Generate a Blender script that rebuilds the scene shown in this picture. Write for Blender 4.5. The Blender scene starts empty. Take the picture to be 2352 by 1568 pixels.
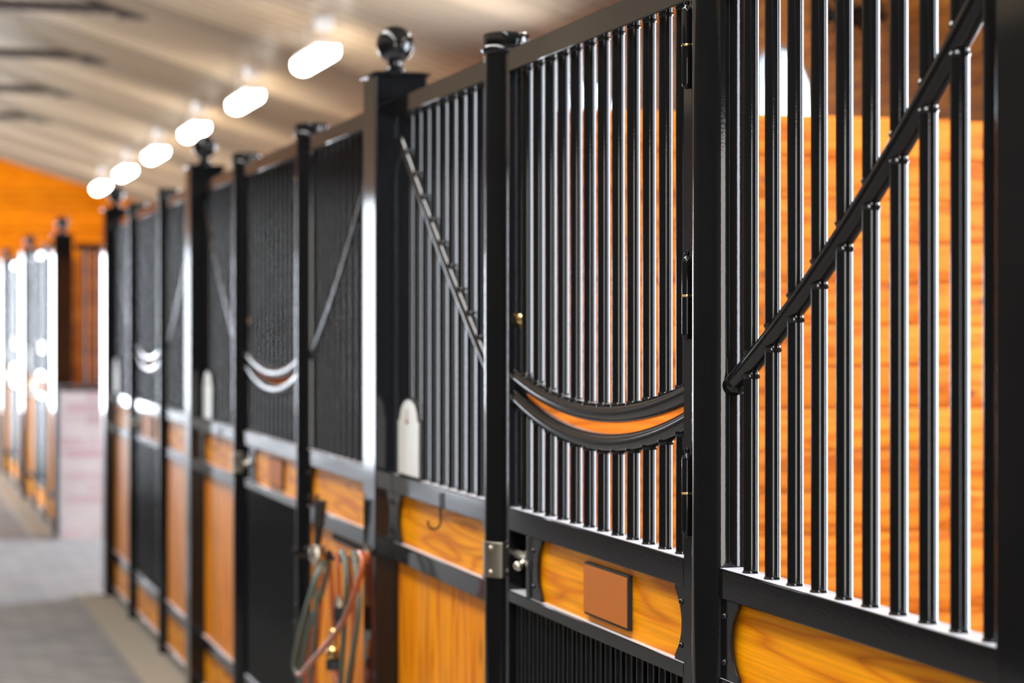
import bpy, math, random
from mathutils import Vector, Matrix
random.seed(7)
SC = bpy.context.scene
COL = SC.collection
PI = math.pi

# ---------------------------------------------------------------- camera
F = 4850.0                       # focal length in pixels of a 2352 px wide frame
TAN = 1466.0 / F
THETA = math.atan(TAN)
COS = math.cos(THETA)
EYE = 1.6
cd = bpy.data.cameras.new('camera')
cam = bpy.data.objects.new('camera', cd)
COL.objects.link(cam)
cam.location = (0, 0, EYE)
cam.rotation_euler = (PI / 2, 0, -THETA)
cd.sensor_width = 36.0
cd.lens = F / 2352.0 * 36.0
cd.shift_y = -40.0 / 2352.0
cd.clip_end = 200
cd.dof.use_dof = True
cd.dof.focus_distance = 3.55
cd.dof.aperture_fstop = 3.2
SC.camera = cam

# ---------------------------------------------------------------- world, exposure
SC.view_settings.view_transform = 'Standard'
SC.view_settings.look = 'None'
SC.view_settings.exposure = 0.55
SC.view_settings.gamma = 1.0
SC.view_settings.use_curve_mapping = False
SC.cycles.use_denoising = True
SC.cycles.max_bounces = 10
SC.cycles.sample_clamp_indirect = 12.0
w = bpy.data.worlds.new('overcast_sky')
SC.world = w
w.use_nodes = True
bg = w.node_tree.nodes['Background']
bg.inputs[0].default_value = (0.86, 0.92, 1.0, 1)
bg.inputs[1].default_value = 3.0

# ---------------------------------------------------------------- daylight at the openings
def daylight(loc, sx, sz, axis, power, color=(0.83, 0.90, 1.0)):
    l = bpy.data.lights.new('daylight', 'AREA')
    l.shape = 'RECTANGLE'
    l.size = sx
    l.size_y = sz
    l.energy = power * sx * sz
    l.color = color
    o = bpy.data.objects.new('daylight', l)
    COL.objects.link(o)
    o.location = loc
    if axis == '-z':
        o.rotation_euler = (0, 0, PI / 2)
        return o
    d = {'-x': Vector((-1, 0, 0)), '+x': Vector((1, 0, 0)), '-y': Vector((0, -1, 0)), '+y': Vector((0, 1, 0))}[axis]
    o.rotation_euler = d.to_track_quat('-Z', 'Y').to_euler()
    return o

PITCH = 3.48
T0 = 2.07                        # near edge of the nearest square post
OUT = 5.0                        # outer wall
LEFT = -2.4                      # left wall of the aisle
stall_t = [T0, T0 + PITCH, T0 + 2 * PITCH, 16.19, 16.19 + PITCH]
WIN = []                         # windows of the outer wall: t0, t1, sill, top of arch
for s in stall_t:
    c = s + 0.075 + PITCH / 2
    WIN.append((c - 0.40, c + 0.40, 0.95, 3.14))
WIN.append((13.72, 15.72, 0.02, 3.40))
WIN.append((-0.6, 0.9, 0.15, 3.30))
LOPEN = [(17.2 + 3.5 * k, 20.0 + 3.5 * k) for k in range(6)]
WIN[0] = (2.70, 4.95, 0.35, 3.30)
WIN[1] = WIN[1][:2] + (1.5, 3.14)
WIN[2] = (10.68, 11.92, 0.95, 3.22)
for i, (a, b, z0, z1) in enumerate(WIN):
    daylight((OUT + 0.22, (a + b) / 2, (z0 + z1) / 2), b - a + 0.3, z1 - z0 + 0.3, '-x', [52, 16, 15, 12, 12, 80, 24][i])
for a, b in LOPEN:
    daylight((LEFT - 0.35, (a + b) / 2, 1.5), b - a, 2.9, '+x', 15 if a < 24 else 34)
NDOOR = (-2.2, 0.5, 2.7)          # doorway behind the viewer: x0, x1, height
daylight(((NDOOR[0] + NDOOR[1]) / 2, -5.3, NDOOR[2] / 2), NDOOR[1] - NDOOR[0], NDOOR[2], '+y', 12, (1.0, 0.88, 0.70))
FDOOR = (-2.3, 1.1, 2.9)           # doorway in the far gable, left of the view
daylight(((FDOOR[0] + FDOOR[1]) / 2, 40.3, FDOOR[2] / 2), FDOOR[1] - FDOOR[0], FDOOR[2], '-y', 40)
FILL_SKYLIGHT = (-1.1, 0.1, -4.0, 10.0)     # unseen ridge skylight added to light the stall fronts: x0, x1, y0, y1
daylight(((FILL_SKYLIGHT[0] + FILL_SKYLIGHT[1]) / 2, (FILL_SKYLIGHT[2] + FILL_SKYLIGHT[3]) / 2, 5.75), FILL_SKYLIGHT[3] - FILL_SKYLIGHT[2], FILL_SKYLIGHT[1] - FILL_SKYLIGHT[0], '-z', 28, (1.0, 0.96, 0.9))

def ceil_z(x):
    return 5.35 - 0.3 * x if x > -0.5 else 5.35 + 0.15 - 0.3 * (-0.5 - x)

# ---------------------------------------------------------------- node materials
def new_mat(name):
    m = bpy.data.materials.new(name)
    m.use_nodes = True
    nt = m.node_tree
    return m, nt, nt.nodes['Principled BSDF']

def N(nt, typ, **kw):
    n = nt.nodes.new(typ)
    for k, v in kw.items():
        setattr(n, k, v)
    return n

def plain(name, col, rough=0.5, metal=0.0, emit=None, estr=0.0, coat=0.0, bump=0.0, bscale=60):
    m, nt, b = new_mat(name)
    b.inputs['Base Color'].default_value = (*col, 1)
    b.inputs['Roughness'].default_value = rough
    b.inputs['Metallic'].default_value = metal
    if name == 'matt_copper_plate':
        b.inputs['Specular IOR Level'].default_value = 0.12
    b.inputs['Coat Weight'].default_value = coat
    if emit:
        b.inputs['Emission Color'].default_value = (*emit, 1)
        b.inputs['Emission Strength'].default_value = estr
    tc = N(nt, 'ShaderNodeTexCoord')
    no = N(nt, 'ShaderNodeTexNoise')
    no.inputs['Scale'].default_value = bscale
    nt.links.new(tc.outputs['Object'], no.inputs['Vector'])
    mr = N(nt, 'ShaderNodeMapRange')
    mr.inputs['To Min'].default_value = max(0.0, rough * 0.85)
    mr.inputs['To Max'].default_value = min(1.0, rough * 1.2)
    nt.links.new(no.outputs['Fac'], mr.inputs['Value'])
    nt.links.new(mr.outputs['Result'], b.inputs['Roughness'])
    if bump:
        bp = N(nt, 'ShaderNodeBump')
        bp.inputs['Strength'].default_value = bump
        bp.inputs['Distance'].default_value = 0.002
        nt.links.new(no.outputs['Fac'], bp.inputs['Height'])
        nt.links.new(bp.outputs['Normal'], b.inputs['Normal'])
    return m

def steel():
    """glossy black powder coat, flat tops painted pale for dust and reflected light"""
    m, nt, b = new_mat('black_powder_coat')
    tc = N(nt, 'ShaderNodeTexCoord')
    no = N(nt, 'ShaderNodeTexNoise')
    no.inputs['Scale'].default_value = 220
    no.inputs['Detail'].default_value = 1
    nt.links.new(tc.outputs['Object'], no.inputs['Vector'])
    bp = N(nt, 'ShaderNodeBump')
    bp.inputs['Strength'].default_value = 0.05
    bp.inputs['Distance'].default_value = 0.0008
    nt.links.new(no.outputs['Fac'], bp.inputs['Height'])
    nt.links.new(bp.outputs['Normal'], b.inputs['Normal'])
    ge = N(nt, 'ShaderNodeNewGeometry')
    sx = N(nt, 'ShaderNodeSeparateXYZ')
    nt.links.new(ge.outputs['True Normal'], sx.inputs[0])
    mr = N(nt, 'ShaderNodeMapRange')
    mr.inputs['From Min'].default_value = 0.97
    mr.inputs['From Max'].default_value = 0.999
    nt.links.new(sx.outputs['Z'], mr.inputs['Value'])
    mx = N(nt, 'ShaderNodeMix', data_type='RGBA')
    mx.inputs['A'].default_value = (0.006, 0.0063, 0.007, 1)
    mx.inputs['B'].default_value = (0.55, 0.55, 0.60, 1)  # pale up-facing tone: dust plus painted-in light from above
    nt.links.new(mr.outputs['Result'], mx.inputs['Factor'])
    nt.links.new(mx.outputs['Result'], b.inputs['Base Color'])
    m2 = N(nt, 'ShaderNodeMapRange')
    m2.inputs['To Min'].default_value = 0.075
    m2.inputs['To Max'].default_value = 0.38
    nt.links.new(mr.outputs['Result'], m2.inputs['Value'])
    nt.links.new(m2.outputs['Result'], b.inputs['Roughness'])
    b.inputs['Specular IOR Level'].default_value = 0.42
    return m

def wood(name, axis, dark, mid, light, knots=0.5, rings=9.0, rough=0.32, groove=None, island=0.0):
    """axis: 'Y' grain along Y, 'X' along X, 'Z' along Z.  groove: (coordinate letter, pitch)"""
    m, nt, b = new_mat(name)
    L = nt.links.new
    tc = N(nt, 'ShaderNodeTexCoord')
    ge = N(nt, 'ShaderNodeNewGeometry')
    off = N(nt, 'ShaderNodeVectorMath', operation='SCALE')
    cmb = N(nt, 'ShaderNodeCombineXYZ')
    for k in ('X', 'Y', 'Z'):
        L(ge.outputs['Random Per Island'], cmb.inputs[k])
    off.inputs['Scale'].default_value = 37.0
    L(cmb.outputs[0], off.inputs[0])
    add = N(nt, 'ShaderNodeVectorMath', operation='ADD')
    L(tc.outputs['Object'], add.inputs[0])
    L(off.outputs[0], add.inputs[1])
    mp = N(nt, 'ShaderNodeMapping')
    s = {'X': (1, 9, 9), 'Y': (9, 1, 9), 'Z': (9, 9, 1)}[axis]
    mp.inputs['Scale'].default_value = s
    L(add.outputs[0], mp.inputs['Vector'])
    # wandering of the rings
    n1 = N(nt, 'ShaderNodeTexNoise')
    n1.inputs['Scale'].default_value = 0.9
    n1.inputs['Detail'].default_value = 2
    L(mp.outputs[0], n1.inputs['Vector'])
    mu = N(nt, 'ShaderNodeMath', operation='MULTIPLY')
    mu.inputs[1].default_value = rings
    L(n1.outputs['Fac'], mu.inputs[0])
    fr = N(nt, 'ShaderNodeMath', operation='PINGPONG')
    fr.inputs[1].default_value = 0.5
    L(mu.outputs[0], fr.inputs[0])
    r1 = N(nt, 'ShaderNodeMapRange')
    r1.inputs['From Max'].default_value = 0.5
    L(fr.outputs[0], r1.inputs['Value'])
    pw = N(nt, 'ShaderNodeMath', operation='POWER')
    pw.inputs[1].default_value = 2.2
    L(r1.outputs['Result'], pw.inputs[0])
    # fine fibres
    mp2 = N(nt, 'ShaderNodeMapping')
    s2 = {'X': (3, 160, 160), 'Y': (160, 3, 160), 'Z': (160, 160, 3)}[axis]
    mp2.inputs['Scale'].default_value = s2
    L(add.outputs[0], mp2.inputs['Vector'])
    n2 = N(nt, 'ShaderNodeTexNoise')
    n2.inputs['Scale'].default_value = 1.0
    n2.inputs['Detail'].default_value = 3
    L(mp2.outputs[0], n2.inputs['Vector'])
    # broad tone change
    n3 = N(nt, 'ShaderNodeTexNoise')
    n3.inputs['Scale'].default_value = 0.45
    L(mp.outputs[0], n3.inputs['Vector'])
    mixA = N(nt, 'ShaderNodeMix', data_type='RGBA')
    mixA.inputs['A'].default_value = (*light, 1)
    mixA.inputs['B'].default_value = (*mid, 1)
    L(n3.outputs['Fac'], mixA.inputs['Factor'])
    f2 = N(nt, 'ShaderNodeMath', operation='MULTIPLY')
    f2.inputs[1].default_value = 0.78
    L(pw.outputs[0], f2.inputs[0])
    mixB = N(nt, 'ShaderNodeMix', data_type='RGBA')
    L(f2.outputs[0], mixB.inputs['Factor'])
    L(mixA.outputs['Result'], mixB.inputs['A'])
    mixB.inputs['B'].default_value = (*dark, 1)
    r2 = N(nt, 'ShaderNodeMapRange')
    r2.inputs['From Min'].default_value = 0.35
    r2.inputs['From Max'].default_value = 0.7
    r2.inputs['To Min'].default_value = 1.08
    r2.inputs['To Max'].default_value = 0.78
    L(n2.outputs['Fac'], r2.inputs['Value'])
    hsv = N(nt, 'ShaderNodeHueSaturation')
    L(mixB.outputs['Result'], hsv.inputs['Color'])
    vv = N(nt, 'ShaderNodeMath', operation='MULTIPLY')
    L(r2.outputs['Result'], vv.inputs[0])
    ri = N(nt, 'ShaderNodeMapRange')
    ri.inputs['To Min'].default_value = 1.0 - island
    ri.inputs['To Max'].default_value = 1.0 + island
    L(ge.outputs['Random Per Island'], ri.inputs['Value'])
    L(ri.outputs['Result'], vv.inputs[1])
    L(vv.outputs[0], hsv.inputs['Value'])
    col = hsv.outputs['Color']
    if knots:
        mk = N(nt, 'ShaderNodeMapping')
        sk = {'X': (1.4, 3.6, 3.6), 'Y': (3.6, 1.4, 3.6), 'Z': (3.6, 3.6, 1.4)}[axis]
        mk.inputs['Scale'].default_value = sk
        L(add.outputs[0], mk.inputs['Vector'])
        vo = N(nt, 'ShaderNodeTexVoronoi')
        vo.inputs['Scale'].default_value = 2.3
        L(mk.outputs[0], vo.inputs['Vector'])
        rk = N(nt, 'ShaderNodeMapRange', interpolation_type='SMOOTHSTEP')
        rk.inputs['From Min'].default_value = 0.035
        rk.inputs['From Max'].default_value = 0.17
        rk.inputs['To Min'].default_value = knots
        rk.inputs['To Max'].default_value = 0.0
        L(vo.outputs['Distance'], rk.inputs['Value'])
        mixK = N(nt, 'ShaderNodeMix', data_type='RGBA')
        L(rk.outputs['Result'], mixK.inputs['Factor'])
        L(col, mixK.inputs['A'])
        mixK.inputs['B'].default_value = (0.10, 0.025, 0.015, 1)
        col = mixK.outputs['Result']
    hgt = n2.outputs['Fac']
    if groove:
        ax, pitch = groove
        sp = N(nt, 'ShaderNodeSeparateXYZ')
        L(tc.outputs['Object'], sp.inputs[0])
        md = N(nt, 'ShaderNodeMath', operation='PINGPONG')
        md.inputs[1].default_value = pitch / 2
        L(sp.outputs[ax], md.inputs[0])
        rg = N(nt, 'ShaderNodeMapRange')
        rg.inputs['From Min'].default_value = 0.0
        rg.inputs['From Max'].default_value = 0.011
        L(md.outputs[0], rg.inputs['Value'])
        # tone of each board
        dv = N(nt, 'ShaderNodeMath', operation='DIVIDE')
        dv.inputs[1].default_value = pitch
        L(sp.outputs[ax], dv.inputs[0])
        fl = N(nt, 'ShaderNodeMath', operation='FLOOR')
        L(dv.outputs[0], fl.inputs[0])
        wn = N(nt, 'ShaderNodeTexWhiteNoise', noise_dimensions='1D')
        L(fl.outputs[0], wn.inputs['W'])
        rb = N(nt, 'ShaderNodeMapRange')
        rb.inputs['To Min'].default_value = 0.75
        rb.inputs['To Max'].default_value = 1.15
        L(wn.outputs['Value'], rb.inputs['Value'])
        ml = N(nt, 'ShaderNodeMath', operation='MULTIPLY')
        L(rb.outputs['Result'], ml.inputs[0])
        rg2 = N(nt, 'ShaderNodeMapRange')
        rg2.inputs['To Min'].default_value = 0.35
        L(rg.outputs['Result'], rg2.inputs['Value'])
        L(rg2.outputs['Result'], ml.inputs[1])
        h2 = N(nt, 'ShaderNodeHueSaturation')
        L(col, h2.inputs['Color'])
        L(ml.outputs[0], h2.inputs['Value'])
        col = h2.outputs['Color']
    L(col, b.inputs['Base Color'])
    bp = N(nt, 'ShaderNodeBump')
    bp.inputs['Strength'].default_value = 0.12
    bp.inputs['Distance'].default_value = 0.001
    L(hgt, bp.inputs['Height'])
    L(bp.outputs['Normal'], b.inputs['Normal'])
    b.inputs['Roughness'].default_value = rough
    b.inputs['Specular IOR Level'].default_value = 0.06
    return m

def brick(name, c1, c2, mortar, bw, bh, rot=(0, 0, 0), rough=0.7, msize=0.006, bias=0.0):
    m, nt, b = new_mat(name)
    L = nt.links.new
    tc = N(nt, 'ShaderNodeTexCoord')
    mp = N(nt, 'ShaderNodeMapping')
    mp.inputs['Rotation'].default_value = rot
    L(tc.outputs['Object'], mp.inputs['Vector'])
    br = N(nt, 'ShaderNodeTexBrick')
    br.inputs['Color1'].default_value = (*c1, 1)
    br.inputs['Color2'].default_value = (*c2, 1)
    br.inputs['Mortar'].default_value = (*mortar, 1)
    br.inputs['Scale'].default_value = 1.0
    br.inputs['Mortar Size'].default_value = msize
    br.inputs['Brick Width'].default_value = bw
    br.inputs['Row Height'].default_value = bh
    br.inputs['Bias'].default_value = bias
    L(mp.outputs[0], br.inputs['Vector'])
    no = N(nt, 'ShaderNodeTexNoise')
    no.inputs['Scale'].default_value = 3.0
    no.inputs['Detail'].default_value = 6
    L(tc.outputs['Object'], no.inputs['Vector'])
    r = N(nt, 'ShaderNodeMapRange')
    r.inputs['To Min'].default_value = 0.7
    r.inputs['To Max'].default_value = 1.3
    L(no.outputs['Fac'], r.inputs['Value'])
    h = N(nt, 'ShaderNodeHueSaturation')
    L(br.outputs['Color'], h.inputs['Color'])
    L(r.outputs['Result'], h.inputs['Value'])
    L(h.outputs['Color'], b.inputs['Base Color'])
    bp = N(nt, 'ShaderNodeBump', invert=True)
    bp.inputs['Strength'].default_value = 0.6
    bp.inputs['Distance'].default_value = 0.004
    L(br.outputs['Fac'], bp.inputs['Height'])
    L(bp.outputs['Normal'], b.inputs['Normal'])
    b.inputs['Roughness'].default_value = rough
    return m

def sheets(m):
    """liner sheets laid side by side, toned in random bands to imitate the shading of the ribs"""
    nt = m.node_tree
    b = nt.nodes['Principled BSDF']
    tc = N(nt, 'ShaderNodeTexCoord')
    sp = N(nt, 'ShaderNodeSeparateXYZ')
    nt.links.new(tc.outputs['Object'], sp.inputs[0])
    dv = N(nt, 'ShaderNodeMath', operation='DIVIDE')
    dv.inputs[1].default_value = 0.60
    nt.links.new(sp.outputs['Y'], dv.inputs[0])
    fl = N(nt, 'ShaderNodeMath', operation='FLOOR')
    nt.links.new(dv.outputs[0], fl.inputs[0])
    wn = N(nt, 'ShaderNodeTexWhiteNoise', noise_dimensions='1D')
    nt.links.new(fl.outputs[0], wn.inputs['W'])
    mr = N(nt, 'ShaderNodeMapRange')
    mr.inputs['To Min'].default_value = 0.60  # band tones stand in for the light and dark of the ribs
    mr.inputs['To Max'].default_value = 1.22
    nt.links.new(wn.outputs['Value'], mr.inputs['Value'])
    h = N(nt, 'ShaderNodeHueSaturation')
    h.inputs['Color'].default_value = b.inputs['Base Color'].default_value
    nt.links.new(mr.outputs['Result'], h.inputs['Value'])
    nt.links.new(h.outputs['Color'], b.inputs['Base Color'])

M = {}
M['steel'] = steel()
OD, OM, OL = (0.26, 0.042, 0.003), (0.50, 0.125, 0.010), (0.61, 0.19, 0.022)
M['board_x'] = wood('orange_pine_boards', 'X', OD, OM, OL, knots=0.85, rings=7, island=0.14)
M['board_y'] = wood('honey_pine_rail_board', 'Y', (0.62, 0.14, 0.001), (0.95, 0.33, 0.002), (1.0, 0.42, 0.004), knots=0.0, rings=10, rough=0.45)
M['board_z'] = wood('honey_pine_upright_boards', 'Z', (0.60, 0.12, 0.001), (0.95, 0.30, 0.002), (1.0, 0.40, 0.004), knots=0.5, rings=8, island=0.08)
M['wall_y'] = wood('brown_pine_wall', 'Y', (0.19, 0.045, 0.006), (0.36, 0.115, 0.012), (0.46, 0.17, 0.02), knots=0.6, rings=6, groove=('Z', 0.125))
M['wall_x'] = wood('orange_pine_wall', 'X', (0.70, 0.12, 0.001), (0.96, 0.25, 0.002), (1.0, 0.34, 0.004), knots=0.6, rings=6, groove=('Z', 0.14))
M['wall_l'] = wood('dark_stained_wall', 'Y', (0.03, 0.026, 0.022), (0.06, 0.052, 0.045), (0.08, 0.07, 0.06), knots=0.3, rings=6, groove=('Z', 0.125))
M['paver'] = brick('grey_brick_pavers', (0.21, 0.21, 0.215), (0.29, 0.285, 0.28), (0.12, 0.12, 0.12), 0.2, 0.1, rot=(0, 0, PI / 4), rough=0.6)
M['brick'] = brick('pale_pink_brick', (0.38, 0.33, 0.33), (0.30, 0.15, 0.17), (0.36, 0.35, 0.35), 0.30, 0.085, rot=(PI / 2, 0, 0), rough=0.8, bias=-0.4, msize=0.01)
M['concrete'] = plain('tan_concrete', (0.33, 0.295, 0.235), 0.8, bump=0.4, bscale=40)
M['mat'] = plain('dark_stall_mat', (0.05, 0.035, 0.025), 0.85, bump=0.5, bscale=80)
M['ceiling'] = plain('beige_steel_liner', (0.34, 0.265, 0.18), 0.34, bscale=2)
sheets(M['ceiling'])
M['beam'] = plain('dark_tie_beam', (0.05, 0.04, 0.032), 0.6)
M['white'] = plain('white_enamel', (0.8, 0.8, 0.78), 0.4)
M['tag'] = plain('ivory_enamel_face', (0.72, 0.72, 0.68), 0.35)
M['brass'] = plain('polished_brass', (0.83, 0.55, 0.22), 0.16, metal=1.0)
M['nickel'] = plain('brushed_nickel', (0.62, 0.57, 0.48), 0.33, metal=1.0)
M['chrome'] = plain('chrome', (0.75, 0.75, 0.76), 0.12, metal=1.0)
M['copper'] = plain('matt_copper_plate', (0.50, 0.15, 0.022), 0.55)
M['black'] = plain('matt_black', (0.008, 0.008, 0.009), 0.75)
M['rubber'] = plain('black_rubber', (0.02, 0.02, 0.02), 0.45, bump=0.3)
M['hose_red'] = plain('rust_red_hose', (0.42, 0.09, 0.022), 0.3)
M['hose_green'] = plain('grey_green_hose', (0.09, 0.125, 0.10), 0.35)
M['rust'] = plain('rust_brown', (0.30, 0.07, 0.03), 0.6)
M['lamp'] = plain('lit_diffuser', (0.9, 0.9, 0.9), 0.5, emit=(1.0, 0.93, 0.82), estr=26.0)
M['frame'] = plain('slate_grey_window_trim', (0.16, 0.18, 0.21), 0.5)

def glass():
    m = bpy.data.materials.new('clear_pane')
    m.use_nodes = True
    nt = m.node_tree
    nt.nodes.clear()
    out = N(nt, 'ShaderNodeOutputMaterial')
    mix = N(nt, 'ShaderNodeMixShader')
    tr = N(nt, 'ShaderNodeBsdfTransparent')
    gl = N(nt, 'ShaderNodeBsdfGlossy')
    gl.inputs['Roughness'].default_value = 0.02
    lw = N(nt, 'ShaderNodeLayerWeight')
    lw.inputs['Blend'].default_value = 0.5
    pw = N(nt, 'ShaderNodeMath', operation='POWER')
    pw.inputs[1].default_value = 5.0
    nt.links.new(lw.outputs['Facing'], pw.inputs[0])
    nt.links.new(pw.outputs[0], mix.inputs[0])
    nt.links.new(tr.outputs[0], mix.inputs[1])
    nt.links.new(gl.outputs[0], mix.inputs[2])
    nt.links.new(mix.outputs[0], out.inputs[0])
    return m
M['glass'] = glass()

# ---------------------------------------------------------------- mesh builder
class MB:
    def __init__(self):
        self.v, self.f, self.s = [], [], []

    def add(self, vs, fs, smooth=False):
        o = len(self.v)
        self.v += [tuple(p) for p in vs]
        for f in fs:
            self.f.append(tuple(o + i for i in f))
            self.s.append(smooth)
        return self

    def box(self, x0, x1, y0, y1, z0, z1):
        vs = [(x, y, z) for z in (z0, z1) for y in (y0, y1) for x in (x0, x1)]
        fs = [(0, 2, 3, 1), (4, 5, 7, 6), (0, 1, 5, 4), (2, 6, 7, 3), (0, 4, 6, 2), (1, 3, 7, 5)]
        return self.add(vs, fs)

    def lathe(self, prof, seg=24, c=(0, 0, 0), axis='z', smooth=True):
        """prof: (radius, height) from bottom to top"""
        vs, fs = [], []
        n = len(prof)
        for r, h in prof:
            for k in range(seg):
                a = 2 * PI * k / seg
                p = (r * math.cos(a), r * math.sin(a), h)
                if axis == 'y':
                    p = (p[0], p[2], -p[1])
                elif axis == 'x':
                    p = (p[2], p[1], -p[0])
                vs.append((c[0] + p[0], c[1] + p[1], c[2] + p[2]))
        for i in range(n - 1):
            for k in range(seg):
                k2 = (k + 1) % seg
                fs.append((i * seg + k, i * seg + k2, (i + 1) * seg + k2, (i + 1) * seg + k))
        self.add(vs, fs, smooth)
        o = len(self.v) - n * seg
        if prof[0][0] > 1e-5:
            self.f.append(tuple(o + k for k in reversed(range(seg)))); self.s.append(False)
        if prof[-1][0] > 1e-5:
            self.f.append(tuple(o + (n - 1) * seg + k for k in range(seg))); self.s.append(False)
        return self

    def cyl(self, r, z0, z1, c=(0, 0), seg=20):
        return self.lathe([(r, z0), (r, z1)], seg, (c[0], c[1], 0))

    def ball(self, c, r, seg=24, squash=1.0):
        n = seg // 2
        prof = [(max(1e-6, r * math.sin(PI * i / n)), -r * squash * math.cos(PI * i / n)) for i in range(n + 1)]
        return self.lathe(prof, seg, c)

    def tube(self, pts, r, seg=14, caps=True):
        pts = [Vector(p) for p in pts]
        rr = r if isinstance(r, (list, tuple)) else [r] * len(pts)
        vs, fs = [], []
        up = Vector((0.13, 0.21, 0.97)).normalized()
        prev = None
        for i, p in enumerate(pts):
            d = (pts[min(i + 1, len(pts) - 1)] - pts[max(i - 1, 0)]).normalized()
            if prev is None:
                n = d.cross(up)
                if n.length < 1e-3:
                    n = d.cross(Vector((1, 0, 0)))
                n.normalize()
            else:
                n = (prev - d * prev.dot(d)).normalized()
            prev = n
            b = d.cross(n)
            for k in range(seg):
                a = 2 * PI * k / seg
                vs.append(p + (n * math.cos(a) + b * math.sin(a)) * rr[i])
        for i in range(len(pts) - 1):
            for k in range(seg):
                k2 = (k + 1) % seg
                fs.append((i * seg + k, i * seg + k2, (i + 1) * seg + k2, (i + 1) * seg + k))
        o = len(self.v)
        self.add(vs, fs, True)
        if caps:
            self.f.append(tuple(o + k for k in reversed(range(seg)))); self.s.append(False)
            self.f.append(tuple(o + (len(pts) - 1) * seg + k for k in range(seg))); self.s.append(False)
        return self

    def prism(self, poly, x0, x1):
        """poly in (y, z), extruded along x"""
        n = len(poly)
        vs = [(x0, y, z) for y, z in poly] + [(x1, y, z) for y, z in poly]
        fs = [tuple(range(n)), tuple(reversed(range(n, 2 * n)))]
        for k in range(n):
            k2 = (k + 1) % n
            fs.append((k, k + n, k2 + n, k2))
        return self.add(vs, fs)

    def mesh(self, name, mat, recalc=True):
        import bmesh
        me = bpy.data.meshes.new(name)
        me.from_pydata(self.v, [], self.f)
        me.polygons.foreach_set('use_smooth', self.s)
        me.materials.append(mat)
        if recalc:
            bm = bmesh.new()
            bm.from_mesh(me)
            bmesh.ops.recalc_face_normals(bm, faces=bm.faces)
            bm.to_mesh(me)
            bm.free()
        me.update()
        me.set_sharp_from_angle(angle=math.radians(38))
        return me

CACHE = {}
def part(name, key, build, mat, parent=None, loc=(0, 0, 0), bevel=0.0):
    """one mesh object; the mesh is made once per key and shared"""
    if key not in CACHE:
        mb = MB()
        build(mb)
        CACHE[key] = mb.mesh(name, M[mat])
    o = bpy.data.objects.new(name, CACHE[key])
    COL.objects.link(o)
    o.location = loc
    if parent is not None:
        o.parent = parent
    if bevel:
        md = o.modifiers.new('edge', 'BEVEL')
        md.width = bevel
        md.segments = 2
        md.limit_method = 'ANGLE'
        md.angle_limit = math.radians(50)
    return o

def thing(name, label, cat, loc=(0, 0, 0), group=None):
    o = bpy.data.objects.new(name, None)
    o.empty_display_size = 0.1
    COL.objects.link(o)
    o.location = loc
    tag(o, label, cat, group)
    return o

def tag(o, label, cat, group=None):
    o['label'] = label
    o['category'] = cat
    if group:
        o['group'] = group
    return o

def struct(name, build, mat, bevel=0.0, parent=None):
    o = part(name, 'structure ' + name, build, mat, parent, bevel=bevel)
    if parent is None:
        o['kind'] = 'structure'
    return o

# ---------------------------------------------------------------- the barn itself
END = 40.0
NEAR = -5.0
struct('floor', lambda m: m.box(LEFT - 0.3, OUT + 0.3, NEAR, END, -0.2, 0.0), 'paver')
struct('trim_1', lambda m: m.box(1.14, 1.56, NEAR + 0.1, 12.66, -0.01, 0.012), 'concrete')
struct('trim_2', lambda m: m.box(1.14, 1.56, 16.12, 24.0, -0.01, 0.012), 'concrete')
struct('floor_stalls', lambda m: (m.box(1.56, OUT - 0.01, NEAR + 0.1, 12.55, -0.01, 0.01), m.box(1.56, OUT - 0.01, 16.3, 24.0, -0.01, 0.01)), 'mat')

def ceiling(m):
    # ribbed liner panels, the ribs run up the slope
    prof = []
    y = NEAR
    while y < END:
        prof += [(y, 0), (y + 0.10, 0), (y + 0.112, -0.010), (y + 0.125, -0.010), (y + 0.137, 0),
                 (y + 0.235, 0), (y + 0.250, -0.034), (y + 0.275, -0.034), (y + 0.290, 0)]
        y += 0.30
    prof.append((END + 0.2, 0))
    for xa, xb, yc in ((FILL_SKYLIGHT[1], OUT + 0.3, NEAR - 1), (FILL_SKYLIGHT[0], LEFT - 0.3, NEAR - 1), (-0.5, FILL_SKYLIGHT[1], FILL_SKYLIGHT[3]), (-0.5, FILL_SKYLIGHT[0], FILL_SKYLIGHT[3])):
        vs = []
        pr = [q for q in prof if q[0] >= yc]
        for x in (xa, xb):
            for yy, dz in pr:
                vs.append((x, yy, ceil_z(x) + dz))
        n = len(pr)
        m.add(vs, [(k, k + 1, n + k + 1, n + k) for k in range(n - 1)])
        vs = []
        for x in (xa, xb):
            for yy in (max(NEAR, yc), END + 0.2):
                vs.append((x, yy, ceil_z(x) + 0.15))
        m.add(vs, [(0, 1, 3, 2)])
struct('ceiling', ceiling, 'ceiling')
struct('window_8', lambda m: m.box(FILL_SKYLIGHT[0] - 0.05, FILL_SKYLIGHT[1] + 0.05, FILL_SKYLIGHT[2] - 0.05, FILL_SKYLIGHT[3] + 0.05, 5.66, 5.67), 'glass')  # pane of the added skylight, out of view

def arch_loop(a, b, z0, z1):
    r = (b - a) / 2
    c = (a + b) / 2
    pts = [(b, z0)]
    for k in range(17):
        an = PI * k / 16
        pts.append((c + r * math.cos(an), z1 - r + r * math.sin(an)))
    pts.append((a, z0))
    return pts

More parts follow.
